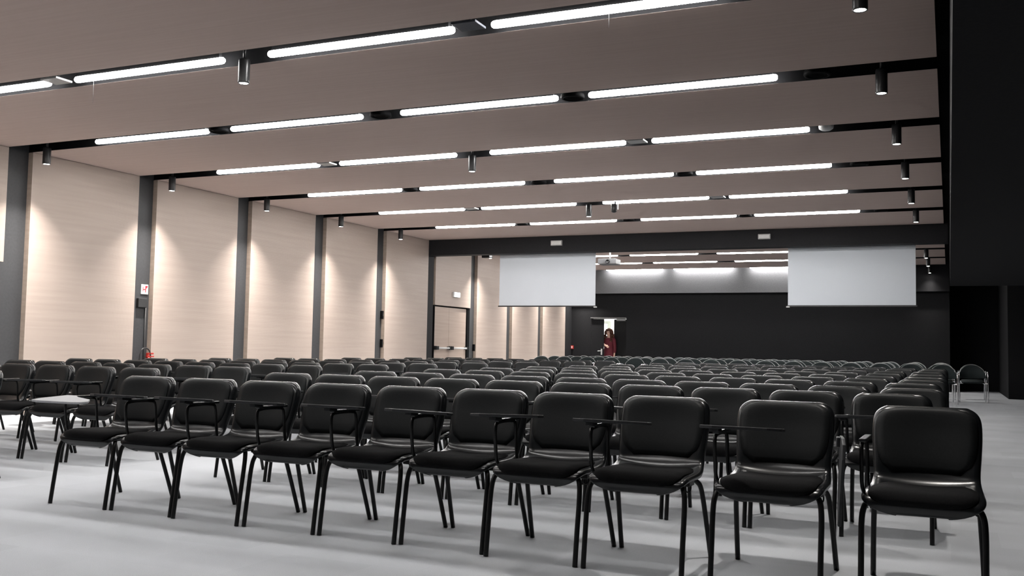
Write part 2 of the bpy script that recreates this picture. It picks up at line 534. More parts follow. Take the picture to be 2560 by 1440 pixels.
SPOT_N = 0
hb = bm_new()
lathe(hb, [(0.035, 0.225), (0.048, 0.222), (0.052, 0.21), (0.052, 0.012), (0.050, 0.0), (0.042, 0.0), (0.042, 0.012)], seg=28)
housing_mesh = mesh_of('housing', hb, K['blackm'])
lb = bm_new(); lathe(lb, [(0.0415, 0.010), (0.0415, 0.004), (0.03, 0.002)], seg=24)
lens_mesh = mesh_of('lens', lb, K['lens'])
st = bm_new(); tube(st, [(0, 0, 0.222), (0, 0, 0.40)], 0.014, 8, sub=1)
stem_mesh = mesh_of('stem', st, K['blackm'])
spot_proto = None
spot_data = bpy.data.lights.new('spot_beam', 'SPOT')
spot_data.energy = SPOT_W; spot_data.color = (1.0, 0.95, 0.895)
spot_data.spot_size = math.radians(100); spot_data.spot_blend = 0.38; spot_data.shadow_soft_size = 0.035
spot_data.use_nodes = True                                          # reflector lamp: the beam is strongest straight down
nt = spot_data.node_tree
tc = nt.nodes.new('ShaderNodeTexCoord'); sp = nt.nodes.new('ShaderNodeSeparateXYZ')
ab = nt.nodes.new('ShaderNodeMath'); ab.operation = 'ABSOLUTE'
pw = nt.nodes.new('ShaderNodeMath'); pw.operation = 'POWER'; pw.inputs[1].default_value = 8.0
nt.links.new(tc.outputs['Normal'], sp.inputs[0]); nt.links.new(sp.outputs['Z'], ab.inputs[0]); nt.links.new(ab.outputs[0], pw.inputs[0])
nt.links.new(pw.outputs[0], nt.nodes['Emission'].inputs['Strength'])


side_data = spot_data.copy(); side_data.name = 'aisle_beam'; side_data.energy = 75.0


def spot(x, y, label, group):
    global spot_proto
    if spot_proto is None:
        t = thing('spotlight', label, 'spotlight', (x, y, 3.40), 0, group)
        h = link('housing', housing_mesh, t); link('lens', lens_mesh, t); link('stem', stem_mesh, t)
        spot_proto = t
    else:
        t = dup(spot_proto, (x, y, 3.40), 0, label, group)
    L = bpy.data.objects.new('spot_beam', spot_data if x < -8 else side_data); C.objects.link(L)
    L.location = (x, y, 3.395)
    return t


NEAR = ('nearest visible', 'second nearest', 'third nearest', 'fourth nearest', 'fifth nearest', 'sixth nearest')
for x, w in ((-11.12, 'close to the wood wall'), (-0.54, 'near the black aisle soffit')):
    spot(x, TY0 - BAY - 0.02, 'black cylinder spotlight %s in the slot above the camera' % w, 'spotlights above the camera')
for r in range(0, 6):
    y = TY0 + BAY * r - 0.02
    spot(-11.12, y, 'black cylinder spotlight close to the wood wall in the %s ceiling slot' % NEAR[r], 'spotlights along the wood wall')
    spot(-0.54 if r < 2 else -0.52, y, 'black cylinder spotlight near the black aisle soffit in the %s ceiling slot' % NEAR[r], 'spotlights along the side aisle')
    if r in (0, 2, 4):
        spot(-5.85, y, 'glossy black cylinder spotlight in the middle gap of the %s ceiling slot' % NEAR[r], 'spotlights in the middle gaps')
for r in (7, 8, 9, 10):
    y = TY0 + BAY * r - 0.02
    if r > 7:
        spot(-0.49, y, 'small black spotlight beyond the beam beside the right screen, %s from the beam' % ORD[r - 7], 'spotlights beyond the beam')
    spot(-11.12, y, 'black spotlight by the wood wall beyond the beam, %s from the beam' % ORD[r - 6], 'spotlights beyond the beam')

# small fittings in the slots
db = bm_new(); lathe(db, [(0.05, 0.03), (0.12, 0.03), (0.125, 0.0), (0.118, -0.014), (0.095, -0.016), (0.085, 0.0), (0.05, 0.004), (0.02, -0.008)], seg=28)
diff_mesh = mesh_of('slot_loudspeaker', db, K['slot'])
gb = bm_new()
for k in range(5):
    lathe(gb, [(0.018 + 0.014 * k, -0.002), (0.022 + 0.014 * k, -0.008)], seg=24)
grill_mesh = mesh_of('grille', gb, K['slot'])
n = 0
for r in (1, 3, 5):
    for x, where in ((-8.17, 'between the first two tubes'), (-5.85, 'in the middle gap'), (-3.53, 'between the last two tubes'), (-1.10, 'past the last tube')):
        o = tag(link('slot_loudspeaker', diff_mesh), 'round black ceiling loudspeaker %s of the %s slot' % (where, NEAR[r]), 'speaker', 'round speakers in the slots')
        o.location = (x, TY0 + BAY * r - 0.02, 3.635)
        link('grille', grill_mesh, o)
        bm = bm_new(); box(bm, x - 0.012, x + 0.012, TY0 + BAY * r - 0.03, TY0 + BAY * r - 0.01, 3.66, 3.80)
        h = obj('hanger', bm, K['blackm'], o); h.location = -o.location
for r in (0, 2, 4):
    for x, where in ((-8.17, 'between the first two tubes'), (-3.53, 'between the last two tubes')):
        y = TY0 + BAY * r
        bm = bm_new(); box(bm, x - 0.11, x + 0.11, y - 0.18, y + 0.02, 3.628, 3.648, 0.004)
        o = tag(obj('sensor_plate', bm, K['plate'] if (r, x) == (0, -3.53) else K['offwhite']), 'flat metal plate %s of the %s slot' % (where, NEAR[r]), 'plate', 'metal plates in the slots')
        bm = bm_new(); box(bm, x - 0.015, x + 0.015, y - 0.08, y - 0.05, 3.648, 3.80)
        obj('bracket', bm, K['blackm'], o)
bm = bm_new(); pd = at(2066, 312, Y=TY0 + BAY * 2)
lathe(bm, [(0.06, 0.165), (0.085, 0.03), (0.08, 0.0), (0.05, -0.02), (0.01, -0.024)], c=(pd.x, TY0 + BAY * 2 - 0.03, 3.635), seg=24)
tag(obj('smoke_detector', bm, K['white']), 'white domed smoke detector past the last tube of the third nearest slot', 'detector')
for (x, ya, yb, lab) in ((232, 218, 258, 'thin thread hanging from the nearest slot near the wood wall side'), (1522, 38, 70, 'thin thread hanging from the nearest slot below its last tube')):
    a = at(x, yb, Y=TY0 + 0.10)
    bm = bm_new(); tube(bm, [(a.x, TY0 + 0.10, a.z), (a.x, TY0 + 0.10, 3.80)], 0.0014, 6, sub=1)
    tag(obj('hanging_thread', bm, K['thread']), lab, 'thread', 'threads hanging from the ceiling')

# hanging black device in the fifth slot and the projector
y = TY0 + BAY * 4 - 0.22
p = at(1535, 520, Y=y)
t = thing('ceiling_camera', 'black hanging camera on a stem in front of the fifth lamp row', 'camera', (p.x, y, p.z))
bm = bm_new(); lathe(bm, [(0.03, 0.075), (0.045, 0.07), (0.05, 0.05), (0.05, -0.045), (0.042, -0.07), (0.015, -0.082)], seg=20)
obj('camera_body', bm, K['blackm'], t)
bm = bm_new(); tube(bm, [(0.015, 0.02, 0.06), (0.015, 0.02, CH - p.z)], 0.014, 8, sub=1)
obj('stem', bm, K['dark'], t)
bm = bm_new(); box(bm, 0.052, 0.075, -0.02, 0.02, -0.03, 0.07, 0.004)
obj('side_glint', bm, K['white'], t)  # white block stands in for the bright reflection on the black body
p = at(1519, 653, Y=23.6)
t = thing('projector', 'white ceiling projector with a black lens behind the left screen', 'projector', (p.x, 23.6, p.z))
quickbox('casing', (-0.27, 0, -0.075), (0.22, 0.42, 0.075), K['case'], t, 0.02)
bm = bm_new(); lathe(bm, [(0.05, 0.0), (0.055, -0.03), (0.05, -0.05), (0.035, -0.045), (0.01, -0.02)], c=(0.01, 0, -0.005), seg=20, axis='Y')
obj('projector_lens', bm, K['blackm'], t)
bm = bm_new(); tube(bm, [(0, 0.2, 0.07), (0, 0.2, CH - p.z)], 0.025, 10, sub=1)
obj('ceiling_pole', bm, K['white'], t)

# ------------------------------------------------------------------ screens and boxes on the beam
def screen(x0, x1, z0, label):
    t = thing('hanging_projection_screen', label, 'screen', (0, 0, 0), 0, 'projection screens under the beam')
    y = YF + 0.40
    quickbox('screen_fabric', (x0, y, z0), (x1, y + 0.004, 3.56), K['screen'], t)
    bm = bm_new()
    box(bm, x0 - 0.02, x1 + 0.02, y - 0.015, y + 0.02, z0 - 0.028, z0)
    obj('bottom_bar', bm, K['blackm'], t)
    bm = bm_new(); box(bm, x0 - 0.04, x1 + 0.04, y - 0.04, y + 0.09, 3.50, CH, 0.006)
    obj('roller_case', bm, K['white'], t)
    bm = bm_new(); ex = x1 if x1 < -5 else x0
    box(bm, ex - 0.035, ex + 0.035, y - 0.02, y + 0.025, z0 - 0.045, z0 - 0.022, 0.003)
    obj('bar_cap', bm, K['white'], t)


a, b, c = at(1250, 637, Y=YF + 0.4), at(1488, 764, Y=YF + 0.4), at(1248, 764, Y=YF + 0.4)
screen((a.x + c.x) / 2, b.x, b.z, 'white projection screen hanging under the beam nearer the wood wall')
a, b = at(1970, 640, Y=YF + 0.4), at(2290, 763, Y=YF + 0.4)
screen(a.x, b.x, b.z, 'white projection screen hanging under the beam nearer the side aisle')
for (xa, ya, xb, yb, lab) in ((1379, 602, 1407, 614, 'small white box on the beam above the left screen'), (1896, 586, 1927, 598, 'small white box on the beam above the right screen')):
    a, b = at(xa, ya, Y=YF), at(xb, yb, Y=YF)
    bm = bm_new(); box(bm, a.x, b.x, YF - 0.06, YF + 0.002, b.z, a.z, 0.008)
    o = tag(obj('emergency_wall_lamp', bm, K['offwhite']), lab, 'light fitting', 'white boxes on the beam')
    bm = bm_new(); box(bm, a.x + 0.02, b.x - 0.02, YF - 0.064, YF - 0.058, b.z + 0.02, a.z - 0.02, 0.001)
    obj('cover', bm, K['white'], o)

# black device under the beam by the wood wall
p = at(1216, 640, Y=21.6)
t = thing('ceiling_speaker', 'black bracketed device under the beam by the wood wall', 'speaker', (p.x, 21.6, p.z))
quickbox('speaker_body', (-0.11, -0.05, -0.05), (0.10, 0.12, 0.05), K['blackm'], t, 0.015)
bm = bm_new(); tube(bm, [(0, 0.03, 0.04), (0, 0.03, CH - p.z)], 0.012, 8, sub=1)
obj('bracket', bm, K['blackm'], t)

# ------------------------------------------------------------------ things on the panelled wall
p = at(1139, 737, X=WL)
t = thing('exit_sign', 'glowing white exit sign box on the wood panel above the double door', 'sign', (WL, p.y, p.z))
quickbox('sign_case', (0.0, -0.165, -0.066), (0.05, 0.165, 0.066), K['white'], t, 0.006)
quickbox('lit_panel', (0.046, -0.15, -0.054), (0.058, 0.15, 0.054), K['exit'], t, 0.004)

XB = WL - 0.09
a, b = at(352, 712, X=XB), at(369, 735, X=XB)
yc, zc = (a.y + b.y) / 2, (a.z + b.z) / 2
hw, hh = (b.y - a.y) / 2, (a.z - b.z) / 2 + 0.01
t = thing('hydrant_sign', 'white sign with a red H and hose mark on the dark wall channel', 'sign', (XB, yc, zc))
quickbox('sign_plate', (0.0, -hw, -hh), (0.012, hw, hh), K['white'], t, 0.004)
bm = bm_new()
w = hw
box(bm, 0.011, 0.015, -0.55 * w, -0.42 * w, -0.45 * hh, 0.50 * hh)
box(bm, 0.011, 0.015, 0.12 * w, 0.30 * w, -0.60 * hh, 0.55 * hh)
box(bm, 0.011, 0.015, -0.42 * w, 0.12 * w, -0.06 * hh, 0.06 * hh)
obj('letter_h', bm, K['signred'], t)
bm = bm_new()
vs = [bm.verts.new((xx, yy * w, zz * hh)) for xx in (0.0115, 0.0155) for yy, zz in ((0.1, 0.72), (0.85, 0.72), (0.5, 0.22), (0.22, 0.38))]
bm.faces.new(vs[:4]); bm.faces.new(vs[4:][::-1])
for k in range(4):
    bm.faces.new((vs[k], vs[4 + k], vs[4 + (k + 1) % 4], vs[(k + 1) % 4]))
obj('hose_mark', bm, K['signred'], t)
a, b = at(341, 745, X=XB), at(361, 769, X=XB)
t = thing('junction_box', 'dark box under the red H sign with a cable running down the channel', 'box', (XB, (a.y + b.y) / 2, b.z))
quickbox('box_case', (0, a.y - (a.y + b.y) / 2, 0), (0.05, b.y - (a.y + b.y) / 2, a.z - b.z), K['box'], t, 0.006)
bm = bm_new(); tube(bm, [(0.012, b.y - (a.y + b.y) / 2 + 0.015, a.z - b.z), (0.012, b.y - (a.y + b.y) / 2 + 0.015, 0.05 - b.z)], 0.013, 8, sub=1)
obj('cable_conduit', bm, K['box'], t)

# fire extinguisher standing in the channel
t = thing('fire_extinguisher', 'red fire extinguisher with a black hose at the foot of the dark channel', 'fire extinguisher', (WL + 0.095, 11.615, 0))
t.scale = (1.0, 1.0, 1.07)
bm = bm_new(); lathe(bm, [(0.06, 0.0), (0.085, 0.01), (0.085, 0.52), (0.075, 0.58), (0.05, 0.63), (0.03, 0.66)], seg=24)
body = obj('cylinder', bm, K['red'], t)
bm = bm_new(); lathe(bm, [(0.0862, 0.28), (0.0867, 0.285), (0.0867, 0.50), (0.0862, 0.505)], seg=24)
obj('label_band', bm, K['white'], t)
bm = bm_new(); lathe(bm, [(0.03, 0.65), (0.036, 0.66), (0.036, 0.72), (0.02, 0.735)], seg=16)
box(bm, -0.02, 0.02, -0.05, 0.10, 0.735, 0.755, 0.004); box(bm, -0.018, 0.018, -0.03, 0.09, 0.775, 0.80, 0.004); box(bm, -0.018, 0.018, -0.04, -0.01, 0.72, 0.80, 0.004)
obj('valve_head', bm, K['red'], t)
bm = bm_new()
hose = [(0.0, -0.03, 0.70)]
for k in range(11):
    an = -0.5 + k / 10 * 4.4
    hose.append((0.01, -0.115 - 0.115 * math.cos(an) * 1.0 + 0.03, 0.745 + 0.125 * math.sin(an)))
hose += [(0.06, -0.10, 0.50), (0.07, -0.06, 0.30)]
tube(bm, hose, 0.010, 8)
obj('hose', bm, K['blackm'], t)
bm = bm_new(); tube(bm, [(0.05, -0.20, 0.0), (0.05, -0.22, 0.55), (0.05, -0.18, 0.655), (0.05, -0.10, 0.67), (0.05, -0.05, 0.63)], 0.012, 8)
obj('wire_stand', bm, K['chrome'], t)

for (x, y, lab) in ((952, 787, 'upper small black box in the channel before the double door'), (951, 858, 'lower small black box in the channel before the double door'), (1182, 869, 'small dark door stop beside the double door')):
    p = at(x, y, X=XB)
    bm = bm_new(); box(bm, XB, XB + 0.06, p.y - 0.035, p.y + 0.035, p.z - 0.09, p.z + 0.09, 0.008)
    o = tag(obj('switch_box', bm, K['slot']), lab, 'box', 'small boxes in the wall channels')
    bm = bm_new(); box(bm, XB + 0.06, XB + 0.066, p.y - 0.015, p.y + 0.015, p.z - 0.03, p.z + 0.03, 0.002)
    obj('button', bm, K['blackm'], o)

p = at(1430, 868, Y=YB - 0.02)
t = thing('fire_alarm_button', 'small red fire alarm button on the black end wall by the corner', 'alarm', (p.x, YB, p.z))
quickbox('alarm_case', (-0.05, -0.04, -0.055), (0.05, 0.0, 0.055), K['red'], t, 0.006)
quickbox('glass_plate', (-0.012, -0.046, -0.035), (0.022, -0.039, 0.035), K['white'], t, 0.002)

# ------------------------------------------------------------------ chairs
def interp(rows, n):
    """Catmull-Rom through rows of numbers, N steps per span"""
    out = []
    R = [list(map(float, r)) for r in rows]
    for i in range(len(R) - 1):
        a, b, c, d = R[max(i - 1, 0)], R[i], R[i + 1], R[min(i + 2, len(R) - 1)]
        for k in range(n):
            t = k / n
            out.append([0.5 * (2 * q + (r - p) * t + (2 * p - 5 * q + 4 * r - s) * t * t + (3 * q - p - 3 * r + s) * t ** 3) for p, q, r, s in zip(a, b, c, d)])
    out.append(R[-1])
    return out


# profile of the one-piece shell, front lip to back top: y, z, half width, curl of the edges, depth of the turned-over side
SHELL = [(-0.480, 0.366, 0.095, 0.0, 0.006), (-0.499, 0.384, 0.165, 0.0, 0.010), (-0.506, 0.410, 0.212, 0.002, 0.014), (-0.490, 0.431, 0.234, 0.006, 0.020), (-0.43, 0.440, 0.237, 0.012, 0.026),
         (-0.31, 0.434, 0.235, 0.016, 0.030), (-0.19, 0.428, 0.231, 0.022, 0.034), (-0.118, 0.436, 0.224, 0.03, 0.040), (-0.080, 0.466, 0.216, 0.034, 0.046), (-0.060, 0.515, 0.217, 0.034, 0.052),
         (-0.045, 0.57, 0.222, 0.032, 0.056), (-0.028, 0.635, 0.226, 0.030, 0.058), (-0.014, 0.69, 0.227, 0.028, 0.058), (-0.006, 0.735, 0.225, 0.024, 0.056), (-0.002, 0.763, 0.217, 0.018, 0.052), (0.002, 0.782, 0.199, 0.012, 0.048), (0.009, 0.794, 0.173, 0.006, 0.044), (0.024, 0.798, 0.165, 0.003, 0.030), (0.046, 0.790, 0.168, 0.002, 0.012)]


def shell_at(rows, i, t):
    y, z, w, e = rows[i][:4]
    back = min(1.0, max(0.0, (z - 0.45) / 0.05)) if y > -0.2 else 0.0
    return Vector((w * t, y - e * t * t * back, z + e * t * t * (1 - back)))


def shell_side(rows, i, s, f):
    """the side of the shell turned over: backward on the back, downward on the seat"""
    y, z, w, e, d = rows[i]
    p = shell_at(rows, i, s)
    back = min(1.0, max(0.0, (z - 0.44) / 0.06)) if y > -0.2 else 0.0
    p.x += s * (0.006 if f < 1 else 0.001)
    p.y += d * f * back
    p.z -= d * f * (1 - back)
    return p


NT = 12
bm = bm_new()
rows = interp(SHELL, 1)
grid = []
for i in range(len(rows)):
    grid.append([bm.verts.new(p) for p in [shell_side(rows, i, -1, 1.0), shell_side(rows, i, -1, 0.45)] + [shell_at(rows, i, (-1 + 2 * k / NT) * 0.985) for k in range(NT + 1)] + [shell_side(rows, i, 1, 0.45), shell_side(rows, i, 1, 1.0)]])
for i in range(len(rows) - 1):
    for k in range(NT + 4):
        bm.faces.new((grid[i][k], grid[i][k + 1], grid[i + 1][k + 1], grid[i + 1][k]))
bmesh.ops.recalc_face_normals(bm, faces=bm.faces[:])
me = bpy.data.meshes.new('seat_shell'); bm.to_mesh(me); bm.free(); me.materials.append(K['plastic'])
shell_mesh = baked(me, ('SOLIDIFY', dict(thickness=0.010, offset=0.0)), ('SUBSURF', dict(levels=1, render_levels=1)))


def pad_mesh(name, i0, i1, shrink, rise, sgn, m):
    """upholstery lying on the shell between profile rows I0 and I1"""
    fine = interp(SHELL, 4)
    a, b = int(i0 * 4), int(i1 * 4)
    idx = [round(a + (b - a) * k / 16) for k in range(17)]
    bm = bm_new()
    top, bot = [], []
    for q, i in enumerate(idx):
        v = -1 + 2 * q / 16
        rt, rb = [], []
        # rounded outline
        lim = shrink * (1 - abs(v) ** 4 * 0.30)
        y0, z0 = fine[max(i - 1, 0)][:2]; y1, z1 = fine[min(i + 1, len(fine) - 1)][:2]
        nrm = Vector((0, -(z1 - z0), (y1 - y0))).normalized() if sgn > 0 else Vector((0, -(z1 - z0), (y1 - y0))).normalized()
        for k in range(NT + 1):
            t = (-1 + 2 * k / NT)
            h = rise * (1 - t ** 6) * (1 - v ** 6) + 0.009
            p = shell_at(fine, i, t * lim)
            rt.append(bm.verts.new(p + nrm * h)); rb.append(bm.verts.new(p + nrm * 0.004))
        top.append(rt); bot.append(rb)
    n = len(idx)
    for i in range(n - 1):
        for k in range(NT):
            bm.faces.new((top[i][k], top[i][k + 1], top[i + 1][k + 1], top[i + 1][k]))
            bm.faces.new((bot[i][k], bot[i + 1][k], bot[i + 1][k + 1], bot[i][k + 1]))
        bm.faces.new((top[i][0], top[i + 1][0], bot[i + 1][0], bot[i][0]))
        bm.faces.new((top[i][NT], bot[i][NT], bot[i + 1][NT], top[i + 1][NT]))
    for k in range(NT):
        bm.faces.new((top[0][k], bot[0][k], bot[0][k + 1], top[0][k + 1]))
        bm.faces.new((top[-1][k], top[-1][k + 1], bot[-1][k + 1], bot[-1][k]))
    for f in bm.faces: f.smooth = True
    return mesh_of(name, bm, m)


seat_pad_mesh = pad_mesh('seat_pad', 2.2, 7.2, 0.91, 0.022, 1, K['fabric'])
back_pad_mesh = pad_mesh('back_pad', 8.9, 15.9, 0.945, 0.010, -1, K['vinyl'])


def leg_mesh(s, front):
    bm = bm_new()
    if front:
        pts = [(s * 0.238, -0.542, 0.002), (s * 0.238, -0.520, 0.16), (s * 0.238, -0.495, 0.32), (s * 0.230, -0.478, 0.385), (s * 0.210, -0.455, 0.410), (s * 0.165, -0.41, 0.416)]
    else:
        pts = [(s * 0.237, 0.022, 0.002), (s * 0.229, -0.045, 0.19), (s * 0.219, -0.105, 0.35), (s * 0.204, -0.135, 0.392), (s * 0.188, -0.165, 0.406), (s * 0.165, -0.21, 0.408)]
    tube(bm, pts, 0.0128, 9)
    return mesh_of('leg', bm, K['tube'])


LEGS = [leg_mesh(s, f) for f in (True, False) for s in (-1, 1)]
bm = bm_new()
for s in (-1, 1):
    tube(bm, [(s * 0.165, -0.41, 0.416), (s * 0.165, -0.21, 0.408)], 0.011, 8, sub=1)
tube(bm, [(-0.165, -0.36, 0.413), (0.165, -0.36, 0.413)], 0.010, 8, sub=1)
tube(bm, [(-0.165, -0.24, 0.409), (0.165, -0.24, 0.409)], 0.010, 8, sub=1)
box(bm, -0.226, -0.17, -0.36, -0.27, 0.395, 0.425, 0.004); box(bm, 0.17, 0.226, -0.36, -0.27, 0.395, 0.425, 0.004)
under_mesh = mesh_of('under_frame', bm, K['tube'])
bm = bm_new()
tube(bm, [(-0.19, -0.41, 0.418), (-0.236, -0.43, 0.45), (-0.241, -0.45, 0.54), (-0.241, -0.455, 0.63), (-0.241, -0.42, 0.655), (-0.241, -0.25, 0.655), (-0.241, -0.215, 0.63), (-0.239, -0.205, 0.53), (-0.236, -0.19, 0.44), (-0.2, -0.19, 0.415)], 0.009, 8)
arm_mesh = mesh_of('arm_frame', bm, K['tube'])
bm = bm_new(); box(bm, -0.252, -0.220, -0.46, -0.20, 0.660, 0.676, 0.005)
rest_mesh = mesh_of('armrest', bm, K['plastic'])
bm = bm_new(); tube(bm, [(0.19, -0.33, 0.41), (0.222, -0.335, 0.405), (0.224, -0.34, 0.375), (0.205, -0.34, 0.37), (0.20, -0.335, 0.40)], 0.004, 6)
hook_mesh = mesh_of('linking_hook', bm, K['tube'])


def tablet_mesh(m):
    out = [(-0.015, 0.02), (-0.02, -0.20), (0.0, -0.285), (0.06, -0.305), (0.29, -0.275), (0.345, -0.245), (0.35, -0.19), (0.28, -0.10), (0.12, -0.03), (0.05, 0.03)]
    bm = bm_new()
    a = [bm.verts.new((x, y, -0.007)) for x, y in out]
    b = [bm.verts.new((x, y, 0.007)) for x, y in out]
    bm.faces.new(list(reversed(a))); bm.faces.new(b)
    for k in range(len(out)):
        bm.faces.new((a[k], a[(k + 1) % len(out)], b[(k + 1) % len(out)], b[k]))
    bmesh.ops.recalc_face_normals(bm, faces=bm.faces[:])
    bmesh.ops.bevel(bm, geom=[e for e in bm.edges if abs(e.verts[0].co.z - e.verts[1].co.z) < 1e-6], offset=0.003, segments=2, affect='EDGES', profile=0.5)
    box(bm, -0.012, 0.03, -0.07, 0.0, -0.022, -0.006, 0.003)          # hinge block under the board
    return mesh_of('writing_tablet', bm, m)


TAB, TAB_GLARE = tablet_mesh(K['tablet']), tablet_mesh(K['tablet_glare'])


def make_chair(label, group):
    t = thing('conference_chair', label, 'chair', (0, 0, 0), 0, group)
    link('seat_shell', shell_mesh, t); link('seat_pad', seat_pad_mesh, t); link('back_pad', back_pad_mesh, t)
    for m in LEGS: link('leg', m, t)
    link('under_frame', under_mesh, t); link('linking_hook', hook_mesh, t)
    link('arm_frame', arm_mesh, t); link('armrest', rest_mesh, t)
    w = link('writing_tablet', TAB, t); w.location = (-0.241, -0.44, 0.690)
    return t


SL = -0.0173
chair_proto = None


def put_chair(x, yrow, label, group, tilt=None, tmesh=None, skip=(), j=0.004, dx=0.0):
    """a chair whose backrest top stands on the row line YROW + SL * x"""
    global chair_proto
    if chair_proto is None:
        chair_proto = c = make_chair(label, group)
    else:
        c = dup(chair_proto, (0, 0, 0), 0, label, group, skip)
    c.location = (x - 0.022 * min(1.0, max(0.0, -x - 0.6) / 2.5) + dx, yrow + SL * x + random.uniform(-0.02, 0.02), 0)
    c.rotation_euler = (0, 0, SL + random.uniform(-j, j))
    for ch in c.children:
        if ch.name.startswith('writing_tablet'):
            if tilt is None:
                ch.rotation_euler = (math.radians(random.uniform(-5.0, -3.0)), math.radians(random.uniform(-2.0, 1.5)), math.radians(random.uniform(-3, 3)))
            else:
                ch.location = tilt[0]; ch.rotation_euler = tuple(math.radians(v) for v in tilt[1])
            ch.data = tmesh or TAB
    return c


FRONT = [-4.94, -4.42, -3.90, -3.385, -2.873, -2.363, -1.853, -1.342, -0.74, -0.10]
G1, G2 = 'tablet chairs right of the aisle', 'tablet chairs left of the aisle'
AL = ['first', 'second', 'third', 'fourth', 'fifth', 'sixth', 'seventh', 'eighth', 'ninth', 'tenth']
for k, x in enumerate(FRONT):
    pos = AL[9 - k]
    if k == 9:
        lab = 'black chair at the right end of the front row, tablet folded down beside it'
        put_chair(x, 4.95, lab, G1, tilt=((-0.335, -0.36, 0.66), (0, 93, 9)), j=0.004)
    elif k == 0:
        lab = 'black chair at the aisle end of the front row with a glare-pale tilted tablet'
        put_chair(x, 4.95, lab, G1, tilt=((-0.241, -0.45, 0.672), (2.5, 1.5, 6)), tmesh=TAB_GLARE, j=0.004)
    else:
        lab = 'black tablet chair in the front row, %s from its right end' % pos
        ty = (0, 0, 0, 0, 0, 1.0, -1.5, 0.5, 0)[k]
        put_chair(x, 4.95, lab, G1, tilt=((-0.241, -0.44, 0.690), (random.uniform(-5.2, -4.2), ty, random.uniform(-3, 3))), j=0.004)
ROWS = [(y, [c + 0.509 * (k - 4.5) for k in range(10)]) for y, c in ((6.432, -2.615), (7.599, -2.53), (8.983, -2.575), (10.259, -2.53), (11.632, -2.535), (13.214, -2.54), (15.15, -2.572), (17.45, -2.543), (19.25, -2.543))]
LEFT = [[x0 - 0.514 * k for k in range(n)] for x0, n in ((-6.56, 5), (-6.50, 7), (-6.63, 8), (-6.55, 8), (-6.60, 8), (-6.60, 8), (-6.55, 8), (-6.55, 8), (-6.55, 8))]
put_chair(-6.66, 4.95, 'black chair left of the aisle in the front row, cut by the photo edge', G2)
for r, (y, xs) in enumerate(ROWS):
    for k, x in enumerate(xs):
        put_chair(x, y, 'black tablet chair right of the aisle, %s from the right end of the %s row' % (AL[9 - k], ORD[r + 2]), G1)
    for k, x in enumerate(LEFT[r]):
        put_chair(x, y, 'black tablet chair left of the aisle, %s from the aisle in the %s row' % (AL[k], ORD[r + 2]), G2)

# round-backed armchairs with chrome frames
bm = bm_new()
NU = 16
ringsF, ringsB = [], []
for q in range(9):
    f = q / 8
    rf, rb = [], []
    for k in range(NU + 1):
        t = -1 + 2 * k / NU
        zt = 0.50 + 0.335 * math.sqrt(max(0.0, 1 - abs(t) ** 2.3))
        zb = 0.66 - 0.14 * math.sqrt(max(0.0, 1 - abs(t) ** 2.6)) - 0.10 * (abs(t) ** 6)
        zt = max(zt, zb + 0.012)
        z = zb + (zt - zb) * f
        x = 0.285 * t
        y = -0.11 * t * t + 0.05 * (z - 0.6)
        th = 0.014 * math.sin(PI * max(0.12, min(0.88, f))) * (1 - 0.5 * abs(t) ** 4) + 0.004
        rf.append(bm.verts.new((x, y - th, z))); rb.append(bm.verts.new((x, y + th, z)))
    ringsF.append(rf); ringsB.append(rb)
for q in range(8):
    for k in range(NU):
        bm.faces.new((ringsF[q][k], ringsF[q][k + 1], ringsF[q + 1][k + 1], ringsF[q + 1][k]))
        bm.faces.new((ringsB[q][k], ringsB[q + 1][k], ringsB[q + 1][k + 1], ringsB[q][k + 1]))
    for k in (0, NU):
        bm.faces.new((ringsF[q][k], ringsF[q + 1][k], ringsB[q + 1][k], ringsB[q][k]))
for q in (0, 8):
    for k in range(NU):
        bm.faces.new((ringsF[q][k], ringsF[q][k + 1], ringsB[q][k + 1], ringsB[q][k]))
for f in bm.faces: f.smooth = True
rback_mesh = mesh_of('backrest', bm, K['roundfab'])
bm = bm_new()
pts = []
for k in range(13):
    t = -1 + 2 * k / 12
    z = 0.505 + 0.337 * math.sqrt(max(0.0, 1 - abs(t) ** 2.3))
    pts.append((0.292 * t, -0.11 * t * t + 0.05 * (z - 0.6) + 0.008, z))
tube(bm, pts, 0.0055, 7, sub=3)
rrim_mesh = mesh_of('back_rim', bm, K['rim'])
bm = bm_new()
lathe(bm, [(0.10, 0.425), (0.22, 0.428), (0.238, 0.445), (0.238, 0.462), (0.22, 0.478), (0.10, 0.484), (0.01, 0.484)], c=(0, -0.27, 0), seg=28)
rseat_mesh = mesh_of('seat', bm, K['roundfab'])


def rside(s):
    bm = bm_new()
    tube(bm, [(s * 0.292, -0.50, 0.002), (s * 0.292, -0.50, 0.30), (s * 0.292, -0.495, 0.60), (s * 0.292, -0.46, 0.672), (s * 0.292, -0.36, 0.69), (s * 0.29, -0.14, 0.69), (s * 0.287, -0.10, 0.66)], 0.0135, 9)
    tube(bm, [(s * 0.285, 0.03, 0.002), (s * 0.285, -0.02, 0.22), (s * 0.287, -0.07, 0.42), (s * 0.287, -0.10, 0.52)], 0.0125, 9)
    tube(bm, [(s * 0.292, -0.50, 0.43), (s * 0.22, -0.42, 0.43), (s * 0.22, -0.12, 0.43), (s * 0.286, -0.075, 0.44)], 0.011, 8)
    return mesh_of('frame_side', bm, K['chrome'])


RS = [rside(-1), rside(1)]
bm = bm_new()
for s in (-1, 1):
    box(bm, s * 0.292 - 0.018, s * 0.292 + 0.018, -0.47, -0.17, 0.695, 0.718, 0.008)
rarm_mesh = mesh_of('arm_pads', bm, K['plastic'])
round_proto = None


